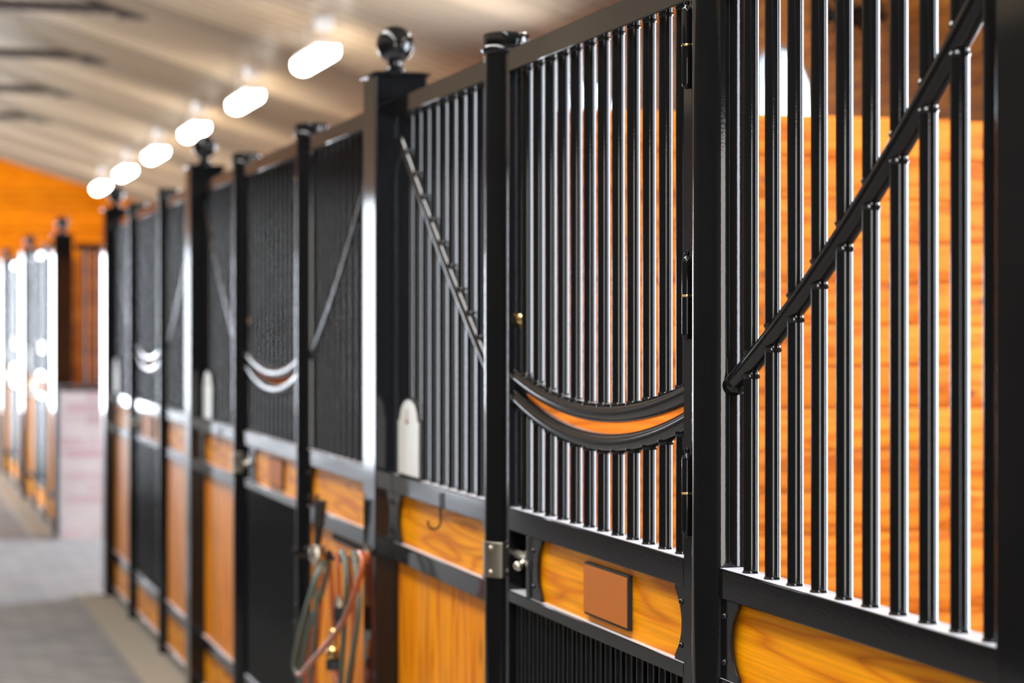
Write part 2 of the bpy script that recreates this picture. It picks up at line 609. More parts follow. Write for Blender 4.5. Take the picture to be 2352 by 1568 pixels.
def holed(m, outer, holes, xa, xb):
    """flat wall in the (y, z) plane with holes, thickness xa..xb"""
    import bmesh
    bm = bmesh.new()
    edges = []
    for lp in [outer] + holes:
        vs = [bm.verts.new((0, y, z)) for y, z in lp]
        for i in range(len(vs)):
            edges.append(bm.edges.new((vs[i], vs[(i + 1) % len(vs)])))
    bmesh.ops.triangle_fill(bm, use_beauty=True, edges=edges)
    bm.verts.index_update()
    co = [v.co.copy() for v in bm.verts]
    tris = [tuple(v.index for v in f.verts) for f in bm.faces]
    bm.free()
    n = len(co)
    vs = [(xa, c.y, c.z) for c in co] + [(xb, c.y, c.z) for c in co]
    fs = tris + [tuple(n + i for i in reversed(t)) for t in tris]
    k = 0
    for lp in [outer] + holes:
        q = len(lp)
        for i in range(q):
            a, b = k + i, k + (i + 1) % q
            fs.append((a, b, n + b, n + a))
        k += q
    m.add(vs, fs)

struct('wall_right', lambda m: holed(m, [(NEAR, 0), (END, 0), (END, ceil_z(OUT) + .1), (NEAR, ceil_z(OUT) + .1)],
                                     [arch_loop(*q) for q in WIN], OUT, OUT + 0.14), 'wall_y')
struct('wall_left', lambda m: holed(m, [(NEAR, 0), (END, 0), (END, 3.0), (NEAR, 3.0)],
                                    [[(b, 0.04), (b, 2.92), (a, 2.92), (a, 0.04)] for a, b in LOPEN], LEFT - 0.26, LEFT), 'wall_l')
struct('wall_left_upper', lambda m: m.box(LEFT - 0.26, LEFT, NEAR, END, 3.0, ceil_z(LEFT) + .1), 'ceiling')
def gable_door(m, y0, y1, door):
    a, b, h = door
    polys = [[(LEFT - .2, 0), (a, 0), (a, ceil_z(a)), (LEFT - .2, ceil_z(LEFT - .2))],
             [(b, 0), (OUT + .2, 0), (OUT + .2, ceil_z(OUT + .2)), (b, ceil_z(b))],
             [(a, h), (b, h), (b, ceil_z(b)), (-0.5, ceil_z(-0.5)), (a, ceil_z(a))]]
    for pts in polys:
        n = len(pts)
        m.add([(x, y0, z) for x, z in pts] + [(x, y1, z) for x, z in pts],
              [tuple(range(n)), tuple(reversed(range(n, 2 * n)))] + [(k, k + n, (k + 1) % n + n, (k + 1) % n) for k in range(n)])
struct('wall_far', lambda m: gable_door(m, END, END + 0.2, FDOOR), 'wall_x')
struct('wall_near', lambda m: gable_door(m, NEAR - 0.2, NEAR, NDOOR), 'wall_l')

# arched windows: frame ring set in the deep reveal, mullions, pane
def window(i, q):
    a, b, z0, z1 = q
    def ring(m):
        o = arch_loop(a + 0.004, b - 0.004, z0 + 0.004, z1 - 0.004)
        inn = arch_loop(a + 0.035, b - 0.035, z0 + 0.035, z1 - 0.035)
        n = len(o)
        xs = (OUT - 0.004, OUT + 0.13)
        vs = [(x, y, z) for x in xs for y, z in o] + [(x, y, z) for x in xs for y, z in inn]
        fs = []
        for k in range(n):
            k2 = (k + 1) % n
            fs += [(k, k2, 2 * n + k2, 2 * n + k), (n + k, 3 * n + k, 3 * n + k2, n + k2),
                   (k, n + k, n + k2, k2), (2 * n + k, 2 * n + k2, 3 * n + k2, 3 * n + k)]
        m.add(vs, fs)
    o = struct('window_%d' % i, ring, 'frame')
    struct('pane_%d' % i, lambda m: m.prism(arch_loop(a + 0.05, b - 0.05, z0 + 0.05, z1 - 0.05), OUT + 0.105, OUT + 0.111), 'glass', parent=o)
    c = bpy.data.objects[o.name]
    for ch in c.children:
        ch.name = 'pane'
for i, q in enumerate(WIN):
    window(i + 1, q)

# ---------------------------------------------------------------- partitions of boards
def partition(t, label, w0=1.50, w1=OUT - 0.01, group='board partitions between the stalls'):
    root = thing('stall_partition', label, 'partition', (0, t, 0), group)
    def boards(m):
        z = 0.02
        k = 0
        ph = 0.1217
        while z + ph < 2.215:
            for xa, xb in ((w0, 3.075), (3.085, w1)):
                dz = 0.0 if xa < 2 else -0.004
                e = 0.006
                x0, x1 = xa, xb
                # a board with eased long edges
                prof = [(-0.018, z + e), (-0.018 + e * .7, z), (0.018 - e * .7, z), (0.018, z + e), (0.018, z + ph - e), (0.018 - e * .7, z + ph - .006), (-0.018 + e * .7, z + ph - .006), (-0.018, z + ph - e)]
                n = len(prof)
                vs = [(x0, y, zz + dz) for y, zz in prof] + [(x1, y, zz + dz) for y, zz in prof]
                m.add(vs, [tuple(range(n)), tuple(reversed(range(n, 2 * n)))] + [(q, q + n, (q + 1) % n + n, (q + 1) % n) for q in range(n)])
            z += ph
            k += 1
        m.box(w0 + 0.01, w1 - 0.01, -0.004, 0.004, 0.02, 2.19)
    part('boards', 'partition boards', boards, 'board_x', root, (0, 0.075, 0))
    part('channel_rail', 'partition rail', lambda m: m.box(w0, w1, -0.02, 0.02, -0.0, 0.018), 'steel', root, (0, 0.075, 0))
    return root

partition(T0 + PITCH, 'orange knotty board partition seen behind the nearest bars')
partition(T0 + 2 * PITCH, 'orange board partition behind the second barred stall front')
partition(T0 + 3 * PITCH, 'orange board partition at the end of the near stall row')
partition(16.19 + 0.06, 'orange board partition behind the bars above the brick wall')
partition(16.19 + PITCH, 'orange board partition deep in the far stall row')

# ---------------------------------------------------------------- stall fronts
XF, XC, XB = 1.34, 1.365, 1.39     # front, centre and back of the fixed panels and doors
BAR = 0.0129
TOP = 2.206
LED = 1.196

def bar(parent, y, z0, z1, name='bar', r=BAR, weld0=False, weld1=False):
    key = ('bar', round(z0, 3), round(z1, 3), r)
    def f(m):
        m.cyl(r, z0, z1, (0, 0), 20)
        for zz, s in ((z0, 1), (z1, -1)):
            m.lathe([(r + 0.0022, zz - 0.003), (r + 0.0028, zz), (r + 0.0012, zz + 0.004 * s), (r, zz + 0.006 * s)] if s > 0 else
                    [(r, zz - 0.006), (r + 0.0012, zz - 0.004), (r + 0.0028, zz), (r + 0.0022, zz + 0.003)], 16)
    return part(name, key, f, 'steel', parent, (XC, y, 0))

def screw(parent, x, y, z, mat='steel', r=0.0055):
    key = ('screw', mat, r)
    return part('screw', key, lambda m: (m.lathe([(r, 0), (r, -0.0012), (r * .7, -0.0034), (1e-6, -0.0044)], 14, axis='x'),
                                         m.box(-0.0048, -0.0036, -0.0006, 0.0006, -r * .5, r * .5)), mat, parent, (x, y, z))

def plate_poly(flip, wtop, wmid, h):
    """end plate with a bow cut out of its inner edge; y from 0 (outer end)"""
    pts = [(0, 0), (wtop, 0), (wtop, 0.010)]
    pts.append((wtop - 0.006, 0.016))
    n = 12
    for k in range(n + 1):
        u = -1 + 2 * k / n
        z = h / 2 + u * (h / 2 - 0.020)
        y = wmid + (wtop - 0.010 - wmid) * (abs(u) ** 2.2)
        pts.append((y, z))
    pts += [(wtop - 0.006, h - 0.016), (wtop, h - 0.010), (wtop, h), (0, h)]
    if flip:
        pts = [(-y, z) for y, z in reversed(pts)]
    return pts

def end_plate(parent, y, flip, z0=1.012, h=0.136, wtop=0.075, wmid=0.044):
    key = ('plate', flip, h, wtop, wmid)
    o = part('end_plate', key, lambda m: m.prism(plate_poly(flip, wtop, wmid, h), 0, 0.006), 'steel', parent, (XF + 0.004, y, z0), bevel=0.0008)
    s = -1 if flip else 1
    for zz in (0.030, h - 0.030):
        screw(o, 0.0, s * 0.019, zz)
    return o

def sweep(s0, s1, kind):
    """height of the swept rail; s is the distance from the round post"""
    pts = []
    for k in range(25):
        s = s0 + (s1 - s0) * k / 24
        if kind == 'near':
            z = 1.496 + 0.46 * s + 0.21 * s * s
        else:
            z = 1.455 + 0.62 * s + 0.09 * s * s
        pts.append((s, z))
    return pts

def fixed_panel(origin, y0, y1, kind, label, hook=False):
    """kind 'near': round post at the far end; 'far': round post at the near end"""
    root = thing('stall_panel', label, 'stall panel', (0, origin, 0), 'fixed barred panels beside the doors')
    L = round(y1 - y0, 3)
    rail = lambda z0, z1: (lambda m: m.box(XF, XB, 0, L, z0, z1))
    part('top_rail', ('top', L), rail(TOP - 0.05, TOP), 'steel', root, (0, y0, 0), bevel=0.003)
    part('ledge', ('ledge', L), rail(LED - 0.05, LED), 'steel', root, (0, y0, 0), bevel=0.002)
    part('middle_rail', ('mid', L), rail(0.965, 1.014), 'steel', root, (0, y0, 0), bevel=0.002)
    part('lower_rail', ('low', L), rail(0.225, 0.275), 'steel', root, (0, y0, 0), bevel=0.002)
    part('bottom_rail', ('bot', L), rail(0.02, 0.06), 'steel', root, (0, y0, 0), bevel=0.002)
    part('rail_board', ('railboard', L), lambda m: m.box(1.356, 1.380, 0, L, 1.012, 1.148), 'board_y', root, (0, y0, 0), bevel=0.001)
    part('toe_board', ('toeboard', L), lambda m: m.box(1.356, 1.380, 0, L, 0.058, 0.227), 'board_y', root, (0, y0, 0), bevel=0.001)
    def ups(m):
        n = 5
        bw = L / n
        for k in range(n):
            a, b = k * bw + 0.001, (k + 1) * bw - 0.001
            e = 0.005
            poly = [(1.356 + e, a), (1.356, a + e), (1.356, b - e), (1.356 + e, b), (1.380, b), (1.380, a)]
            q = len(poly)
            vs = [(x, y, 0.273) for x, y in poly] + [(x, y, 0.967) for x, y in poly]
            m.add(vs, [tuple(range(q)), tuple(reversed(range(q, 2 * q)))] + [(i, i + q, (i + 1) % q + q, (i + 1) % q) for i in range(q)])
    part('upright_boards', ('ups', L), ups, 'board_z', root, (0, y0, 0))
    end_plate(root, y0, False)
    end_plate(root, y1, True)
    # bars and the swept rail through them
    if kind == 'near':
        yr, d = y1, -1
        ys = [y1 + 0.05 - 0.130 - 0.086 * k for k in range(11)]
        smax = L - 0.02
    else:
        yr, d = y0, 1
        ys = [y0 - 0.05 + 0.116 + 0.086 * k for k in range(11)]
        smax = L - 0.035
    for y in ys:
        if y0 + 0.015 < y < y1 - 0.02:
            bar(root, y, LED - 0.002, TOP - 0.048)
    def sw(m):
        pts = [(XC, d * s, z) for s, z in sweep(0.001, smax, kind)]
        m.tube(pts, 0.0175, 20)
        for y in ys:
            s = (y - yr) * d
            if 0.01 < s < smax - 0.01:
                z = (1.496 + 0.46 * s + 0.21 * s * s) if kind == 'near' else (1.455 + 0.62 * s + 0.09 * s * s)
                for dz in (0.024, -0.024):
                    m.lathe([(0.0130, -0.004), (0.0151, 0), (0.0130, 0.004)], 14, (XC, d * s, z + dz * .8))
        m.ball((XC, 0.019 * d, 1.502 if kind == "near" else 1.464), 0.0195, 16)
    part('swept_rail', ('sweep', kind, L), sw, 'steel', root, (0, yr, 0))
    if hook:
        def hk(m):
            pts = [(XF - 0.004, 0, 1.185), (XF - 0.004, 0, 1.12)]
            for k in range(11):
                a = PI * k / 10 * 1.1
                pts.append((XF - 0.004 - 0.016 + 0.016 * math.cos(a), 0, 1.112 - 0.016 * math.sin(a)))
            m.tube(pts, 0.0028, 8)
        part('hook', 'hook', hk, 'black', root, (0, y0 + 0.42, 0))
    return root

def door(origin, label, plaque=True):
    root = thing('stall_door', label, 'stall door', (0, origin, 0), 'barred doors of the stalls')
    a, b = 1.289, 2.441
    c = (a + b) / 2
    def fr(m):
        m.box(XF, XB, a, a + 0.05, 0.03, TOP)
        m.box(XF, XB, b - 0.05, b, 0.03, TOP)
        m.box(XF, XB, a + 0.05, b - 0.05, TOP - 0.05, TOP)
        m.box(XF, XB, a + 0.05, b - 0.05, LED - 0.05, LED)
        m.box(XF, XB, a + 0.05, b - 0.05, 0.988, 1.014)
        m.box(XF, XB, b - 0.205, b - 0.18, 1.014, LED - 0.05)
        m.box(XF, XB, a + 0.05, b - 0.05, 0.225, 0.275)
        m.box(XF, XB, a + 0.05, b - 0.05, 0.03, 0.07)
    part('door_frame', 'door frame', fr, 'steel', root, bevel=0.002)
    part('rail_board', 'door board', lambda m: m.box(1.354, 1.378, a + 0.05, b - 0.205, 1.012, 1.148), 'board_y', root, bevel=0.001)
    part('toe_board', 'door toe board', lambda m: m.box(1.354, 1.378, a + 0.05, b - 0.05, 0.068, 0.227), 'board_y', root, bevel=0.001)
    end_plate(root, a + 0.05, False, wtop=0.052, wmid=0.020)
    end_plate(root, b - 0.205, True, wtop=0.072, wmid=0.044)
    part('latch_pocket', 'latch pocket', lambda m: m.box(XB - 0.006, XB - 0.001, b - 0.18, b - 0.05, 1.014, LED - 0.05), 'black', root)
    def bolt(m):
        m.lathe([(0.010, b - 0.17), (0.010, b - 0.05)], 18, (XF + 0.02, 0, 1.093), axis='y')
        m.lathe([(0.015, b - 0.172), (0.017, b - 0.166), (0.017, b - 0.135), (0.011, b - 0.125)], 20, (XF + 0.02, 0, 1.093), axis='y')
        m.tube([(XF + 0.02, b - 0.15, 1.093), (XF - 0.006, b - 0.15, 1.08)], 0.006, 12)
        m.ball((XF - 0.008, b - 0.15, 1.078), 0.0105, 16)
    part('latch_bolt', 'latch bolt', bolt, 'nickel', root)
    # the two swags
    def swag(z_end, sag, flare):
        def f(m):
            pts = []
            for k in range(31):
                u = -1 + 2 * k / 30
                pts.append((XC, c + u * (b - a - 0.05) / 2, z_end - sag * (1 - u * u)))
            m.tube(pts, 0.0190, 22)
            if flare:
                m.ball((XC, b - 0.030, z_end + 0.002), 0.0235, 18)
                m.ball((XC, a + 0.030, z_end + 0.002), 0.0235, 18)
        return f
    part('upper_swag_rail', 'upper swag', swag(1.492, 0.066, False), 'steel', root)
    part('lower_swag_rail', 'lower swag', swag(1.446, 0.078, True), 'steel', root)
    half = (b - a - 0.05) / 2
    for k in range(12):
        y = a + 0.115 + 0.0842 * k
        u = (y - c) / half
        zu = 1.492 - 0.066 * (1 - u * u) + 0.015
        zl = 1.446 - 0.078 * (1 - u * u) - 0.015
        bar(root, y, round(zu, 3), TOP - 0.048)
        bar(root, y, LED - 0.002, round(zl, 3))
    def sheet(m):
        m.box(XB - 0.008, XB - 0.004, a + 0.045, b - 0.045, 0.27, 0.99)
    part('back_sheet', 'door sheet', sheet, 'black', root)
    for k in range(18):
        y = a + 0.079 + 0.0584 * k
        part('lower_bar', 'door low bar', lambda m: m.cyl(0.0115, 0.272, 0.99, (0, 0), 16), 'steel', root, (XC - 0.003, y, 0))
    # latch rod with its brass ball
    part('latch_rod', 'latch rod', lambda m: m.cyl(0.0042, 1.478, 1.602, (XC + 0.002, b - 0.066), 12), 'black', root)
    part('brass_knob', 'brass knob', lambda m: (m.ball((XC + 0.002, b - 0.066, 1.611), 0.0145, 22), m.cyl(0.006, 1.590, 1.600, (XC + 0.002, b - 0.066), 12)), 'brass', root)
    # barrel hinges
    for z in (2.077, 1.648, 1.310, 0.62):
        def hb(m):
            r = 0.0092
            m.lathe([(1e-6, -0.075), (r * .6, -0.0735), (r * .92, -0.069), (r, -0.064), (r, -0.0015)], 18)
            m.lathe([(r, 0.0025), (r, 0.058), (r * .9, 0.063), (r * .55, 0.066), (r * .35, 0.069), (r * .5, 0.072), (r * .45, 0.0765), (1e-6, 0.079)], 18)
            m.box(0.004, 0.012, 0.0, 0.012, -0.064, 0.058)
        h = part('hinge', 'hinge', hb, 'steel', root, (XF - 0.006, a + 0.018, z))
        part('washer', 'hinge washer', lambda m: m.lathe([(0.0092, -0.0016), (0.0100, 0.0004), (0.0092, 0.0026)], 18), 'brass', h)
    if plaque:
        pl = part('name_plate', 'plaque back', lambda m: m.box(1.345, 1.3545, 1.632, 1.886, 1.028, 1.131), 'black', root, bevel=0.0008)
        part('plate_face', 'plaque face', lambda m: m.box(1.3437, 1.3455, 1.637, 1.886, 1.033, 1.1265), 'copper', pl)
        pl['label'] = 'blank copper coloured plate with black edges'
    return root

def round_post(t, label, latch=False):
    root = thing('round_post', label, 'post', (XC, t, 0), 'round posts at the stall doors')
    part('shaft', 'round shaft', lambda m: m.cyl(0.049, 0.0, 2.225, (0, 0), 40), 'steel', root)
    def cap(m):
        m.lathe([(0.0485, 2.205), (0.054, 2.209), (0.0565, 2.216), (0.054, 2.223), (0.0495, 2.226), (0.0495, 2.229),
                 (0.0530, 2.232), (0.0535, 2.247), (0.052, 2.2515), (0.046, 2.254), (1e-6, 2.255)], 40)
    part('cap', 'round cap', cap, 'steel', root)
    part('base_collar', 'round base', lambda m: m.lathe([(0.0500, 0.012), (0.0500, 0.03), (0.049, 0.034)], 32), 'steel', root)
    if latch:
        def band(m):
            n = 20
            vs, fs = [], []
            for k in range(n + 1):
                a = math.radians(120 + 165 * k / n)
                for r in (0.0485, 0.0525):
                    for z in (1.034, 1.112):
                        vs.append((r * math.cos(a), r * math.sin(a), z))
            for k in range(n):
                i, j = 4 * k, 4 * (k + 1)
                fs += [(i + 2, i + 3, j + 3, j + 2), (i, j, j + 1, i + 1), (i + 1, j + 1, j + 3, i + 3), (i, i + 2, j + 2, j)]
            fs += [(0, 1, 3, 2), (4 * n, 4 * n + 2, 4 * n + 3, 4 * n + 1)]
            m.add(vs, fs)
        lp = part('latch_plate', 'latch band', band, 'nickel', root, bevel=0.0006)
        for zz in (1.046, 1.100):
            for an in (212, 268):
                q = math.radians(an)
                part('screw', 'band screw', lambda m: m.ball((0, 0, 0), 0.0052, 12), 'nickel', lp, (0.0525 * math.cos(q), 0.0525 * math.sin(q), zz))
    return root

def square_post(t, label):
    root = thing('square_post', label, 'post', (1.366, t + 0.075, 0), 'square posts with ball finials')
    part('shaft', 'square shaft', lambda m: m.box(-0.073, 0.073, -0.073, 0.073, 0.0, 2.272), 'steel', root, bevel=0.004)
    part('cap', 'square cap', lambda m: (m.box(-0.080, 0.080, -0.080, 0.080, 2.272, 2.280), m.box(-0.068, 0.068, -0.068, 0.068, 2.280, 2.283)), 'steel', root, bevel=0.0015)
    def ball(m):
        pr = [(0.036, 2.283), (0.036, 2.289), (0.029, 2.292), (0.024, 2.300), (0.020, 2.306), (0.0205, 2.311)]
        c, r = 2.364, 0.0515
        a0 = math.asin(0.0215 / r)
        for k in range(21):
            a = PI - a0 - (PI - a0) * k / 20
            pr.append((max(1e-6, r * math.sin(a)), c + r * math.cos(a)))
        m.lathe(pr, 36)
    part('ball_finial', 'ball finial', ball, 'steel', root)
    part('base_plate', 'square base', lambda m: m.box(-0.10, 0.10, -0.073, 0.073, 0.012, 0.02), 'steel', root, bevel=0.001)
    return root

def arch_tag(t, label):
    root = thing('arched_name_board', label, 'name board', (0, t, 0), 'arched white boards on the stall ledges')
    def shape(y0, y1, z0, z1, sh=0.018, hs=0.055):
        pts = [(y0, z0), (y1, z0), (y1, z1 - hs - 0.006), (y1 - 0.004, z1 - hs), (y1 - sh, z1 - hs + 0.002)]
        c, r = (y0 + y1) / 2, (y1 - y0) / 2 - sh
        for k in range(1, 16):
            an = PI * k / 16
            pts.append((c + r * math.cos(an), z1 - hs + hs * math.sin(an)))
        pts += [(y0 + sh, z1 - hs + 0.002), (y0 + 0.004, z1 - hs), (y0, z1 - hs - 0.006)]
        return pts
    part('backing', 'tag back', lambda m: m.prism(shape(-0.002, 0.222, 0.0, 0.212), 0, 0.008), 'black', root, (1.3415, 0, LED), bevel=0.001)
    part('face', 'tag face', lambda m: m.prism(shape(0.002, 0.218, 0.008, 0.205), -0.003, 0.0), 'tag', root, (1.3415, 0, LED), bevel=0.001)
    part('nail', 'tag nail', lambda m: (m.lathe([(0.006, 0), (0.006, -0.003), (1e-6, -0.005)], 12, axis='x'), m.box(-0.001, 0, -0.002, 0.002, -0.004, 0.03)), 'rust', root, (1.338, 0.115, LED + 0.148))
    return root

P_NAMES = ['square black post filling the right edge, nearest the viewer',
           'tall square black post with ball finial beside the hose, centre left',
           'square black post with ball finial, second from the ball-topped centre one',
           'square post with ball finial at the end of the near stall row',
           'square ball-topped post at the corner of the pale brick wall',
           'square post deep in the far stall row past the brick wall',
           'farthest square post at the left edge of the view']
for t, lab in zip([T0, T0 + PITCH, T0 + 2 * PITCH, T0 + 3 * PITCH, 16.19, 16.19 + PITCH, 16.19 + 2 * PITCH], P_NAMES):
    square_post(t + (0.05 if t == T0 else 0.0), lab)

ST = ['nearest stall', 'second stall from the viewer', 'third stall before the passage', 'first stall past the brick wall', 'farthest stall at left edge']
for i, t in enumerate(stall_t):
    s = ST[i]
    fixed_panel(t, 0.20 if i == 0 else 0.15, 1.182, 'near', 'black barred panel with rising rail, near side of the %s' % s)
    round_post(t + 1.23, 'round black hinge post right of the door, %s' % s)
    door(t, 'black barred door with double curved rail, %s' % s)
    round_post(t + 2.49, 'round black post with metal band, %s' % s, latch=True)
    fixed_panel(t, 2.538, 3.48, 'far', 'black barred panel with falling rail, far side of the %s' % s, hook=True)
    arch_tag(t + 3.19, 'white arch-topped board on the ledge, far side of the %s' % s)

# ---------------------------------------------------------------- brick wall end of the far row
bw = thing('brick_knee_wall', 'low pale pink and grey brick wall under the bars, across the passage', 'wall', (0, 16.19, 0))
part('brickwork', 'brickwork', lambda m: m.box(1.33, OUT - 0.01, -0.24, -0.02, 0.0, 1.10), 'brick', bw)
part('coping', 'coping', lambda m: m.box(1.325, OUT - 0.01, -0.245, -0.01, 1.10, 1.14), 'steel', bw, bevel=0.002)
eg = thing('end_grille', 'black bar grille standing on the low brick wall', 'grille', (0, 16.19, 0))
part('top_rail', 'grille rail', lambda m: m.box(1.445, OUT - 0.01, -0.11, -0.06, TOP - 0.05, TOP), 'steel', eg, bevel=0.002)
for k in range(40):
    part('bar', 'grille bar', lambda m: m.cyl(BAR, 1.14, TOP - 0.048, (0, 0), 14), 'steel', eg, (1.52 + 0.086 * k, -0.085, 0))

# ---------------------------------------------------------------- ceiling lights and tie beams
def fixture(t, label, x=3.7, z=3.90, group='row of white lights under the sloping ceiling'):
    root = thing('ceiling_light', label, 'ceiling light', (x, t, z), group)
    part('housing', 'lamp housing', lambda m: m.box(-0.075, 0.075, -0.56, 0.56, 0.055, 0.10), 'white', root, bevel=0.006)
    def dif(m):
        n = 10
        prof = [(-0.09, 0.06)]
        for k in range(n + 1):
            a = PI + PI * k / n
            prof.append((0.09 * math.cos(a), 0.015 + 0.065 * math.sin(a)))
        prof.append((0.09, 0.06))
        q = len(prof)
        vs = [(px, -0.55, pz) for px, pz in prof] + [(px, 0.55, pz) for px, pz in prof]
        m.add(vs, [tuple(range(q)), tuple(reversed(range(q, 2 * q)))] + [(i, i + q, (i + 1) % q + q, (i + 1) % q) for i in range(q)])
    part('diffuser', 'lamp diffuser', dif, 'lamp', root)
    cz = ceil_z(x) - z
    for q in (-0.4, 0.4):
        part('hanger', 'lamp hanger', lambda m: m.cyl(0.008, 0.10, cz, (0, 0), 8), 'white', root, (0, q, 0))
    part('junction_box', 'lamp box', lambda m: m.box(-0.06, 0.06, -0.50, -0.28, cz - 0.11, cz - 0.01), 'white', root, bevel=0.006)
ORD = ['largest, upper right of the row', 'second from the largest', 'third from the largest', 'fourth from the largest', 'fifth from the largest', 'smallest, lowest in the row']
for k in range(6):
    fixture(18.2 + 3.64 * k, 'glowing white tube light under the ceiling, %s' % ORD[k])
for k in range(1, 4):
    fixture(18.0 - 3.64 * (k + 1), 'white tube light over the near stalls, %s' % ['first before the visible row', 'second before the visible row', 'third before the visible row'][k - 1])

BORD = ['uppermost at the left edge', 'second from the top left', 'third from the top left', 'lowest, nearest the orange end wall']
for k in range(4):
    t = 20.7 + 3.7 * k
    def bm_(m):
        xa, xb = -3.2, 2.42
        m.box(-2.66, xb, -0.05, 0.05, 4.60, 4.70)
        m.box(xb - 0.16, xb + 0.12, -0.07, 0.07, 4.56, 4.66)
    o = part('tie_beam', 'tie beam', bm_, 'beam', None, (0, t, 0), bevel=0.004)
    tag(o, 'dark tie beam under the ceiling, %s' % BORD[k], 'beam', 'dark beams across the aisle ceiling')

# ---------------------------------------------------------------- fan high on the outer wall
fan = thing('wall_fan', 'black caged fan high on the brown board wall, top right behind the bars', 'fan', (4.78, 9.86, 3.17))
fan.rotation_euler = (0, math.radians(-14), math.radians(14))
def guard(m):
    for rr, xx in ((0.205, 0.0), (0.205, -0.09), (0.155, -0.105), (0.10, -0.115), (0.05, -0.12), (0.155, 0.015), (0.09, 0.02)):
        m.tube([(xx, rr * math.cos(2 * PI * k / 32), rr * math.sin(2 * PI * k / 32)) for k in range(33)], 0.004, 6)
    for k in range(16):
        a = 2 * PI * k / 16
        c, q = math.cos(a), math.sin(a)
        m.tube([(-0.12, 0.03 * c, 0.03 * q), (-0.105, 0.155 * c, 0.155 * q), (-0.09, 0.205 * c, 0.205 * q), (0.0, 0.205 * c, 0.205 * q), (0.02, 0.09 * c, 0.09 * q)], 0.003, 6)
part('guard', 'fan guard', guard, 'black', fan)
part('hub', 'fan hub', lambda m: m.lathe([(1e-6, -0.07), (0.035, -0.06), (0.045, -0.03), (0.055, 0.02), (0.055, 0.10), (0.04, 0.12), (1e-6, 0.12)], 20, axis='x'), 'black', fan)
def blade(m):
    pts = [(-0.045, 0.03, -0.02), (-0.02, 0.03, 0.03), (-0.065, 0.17, -0.07), (-0.015, 0.19, 0.05)]
    m.add([(x, y, z) for x, y, z in pts] + [(x + 0.004, y, z) for x, y, z in pts], [(0, 1, 3, 2), (4, 6, 7, 5), (0, 4, 5, 1), (1, 5, 7, 3), (3, 7, 6, 2), (2, 6, 4, 0)])
for k in range(4):
    b = part('blade', 'fan blade', blade, 'steel', fan)
    b.rotation_euler = (k * PI / 2 + 0.3, 0, 0)
part('bracket', 'fan bracket', lambda m: (m.tube([(0.10, 0, 0), (0.19, 0, 0.02)], 0.016, 12), m.box(0.17, 0.20, -0.04, 0.04, -0.06, 0.08)), 'black', fan)

# ---------------------------------------------------------------- hose on its hanger
def at(px, py, x):
    """point of the photograph on the upright plane X = x, which runs along the stall fronts"""
    u = px + 290.0
    return Vector((x, F * x / COS ** 2 / u - TAN * x, EYE - (py - 744.0) * x / COS / u))

def curve(pts, n=10):
    """smooth curve through points (Catmull-Rom)"""
    P = [Vector(p) for p in pts]
    P = [P[0] * 2 - P[1]] + P + [P[-1] * 2 - P[-2]]
    out = []
    for i in range(1, len(P) - 2):
        for k in range(n):
            t = k / n
            a, b, c, d = P[i - 1], P[i], P[i + 1], P[i + 2]
            out.append(0.5 * ((2 * b) + (c - a) * t + (2 * a - 5 * b + 4 * c - d) * t * t + (3 * b - a - 3 * c + d) * t ** 3))
    out.append(P[-2])
    return out

hg = thing('hose_hanger', 'black iron hose hanger below the rail, under the coiled hose', 'hanger', (0, 0, 0))
def hang(m):
    p0, p1 = at(752, 1276, 1.335), at(846, 1290, 1.335)
    m.box(1.350, 1.3565, p1.y + 0.02, p0.y + 0.005, 0.940, 0.956)
    for px, py in ((756, 1268), (784, 1266), (812, 1270), (838, 1276)):
        a = at(px, py + 8, 1.33)
        b = Vector((1.235, a.y, a.z + 0.006))
        m.tube(curve([a, (a + b) / 2 + Vector((0, 0, -0.008)), b, b + Vector((-0.008, 0, 0.012))], 6), 0.005, 10)
        m.ball(tuple(b + Vector((-0.008, 0, 0.014))), 0.010, 12)
part('hanger_arm', 'hanger', hang, 'black', hg)
kn = at(850, 1278, 1.30)
part('end_knob', 'hanger knob', lambda m: (m.ball(tuple(kn), 0.018, 16), m.tube([kn, kn + Vector((0.06, 0, 0))], 0.006, 10)), 'hose_red', hg)

def hose(label, name, mat, runs, r):
    root = thing(name, label, 'hose', (0, 0, 0))
    def f(m):
        for run in runs:
            m.tube(curve([at(*p) for p in run], 12), r, 14)
    part('tubing', label, f, mat, root)
    return root
hr = hose('rust red hose looped over the black hanger', 'garden_hose', 'hose_red', [
    [(752, 1300, 1.29), (744, 1330, 1.285), (732, 1400, 1.27), (716, 1480, 1.26), (704, 1560, 1.26), (720, 1640, 1.27), (760, 1640, 1.28), (772, 1560, 1.285), (768, 1470, 1.285), (764, 1380, 1.285), (758, 1290, 1.285)],
    [(772, 1272, 1.25), (776, 1300, 1.25), (778, 1340, 1.25), (779, 1368, 1.25)],
    [(826, 1268, 1.20), (833, 1275, 1.19), (830, 1310, 1.18), (812, 1372, 1.17), (786, 1430, 1.17), (752, 1478, 1.17), (716, 1520, 1.17), (694, 1546, 1.18), (684, 1548, 1.185)],
    [(735, 1315, 1.25), (736, 1380, 1.25), (730, 1460, 1.24), (722, 1540, 1.24), (742, 1640, 1.25), (790, 1640, 1.26), (806, 1560, 1.265), (812, 1460, 1.265), (808, 1360, 1.265), (800, 1280, 1.26)],
    [(782, 1590, 1.25), (770, 1555, 1.25), (764, 1520, 1.25)],
], 0.0075)
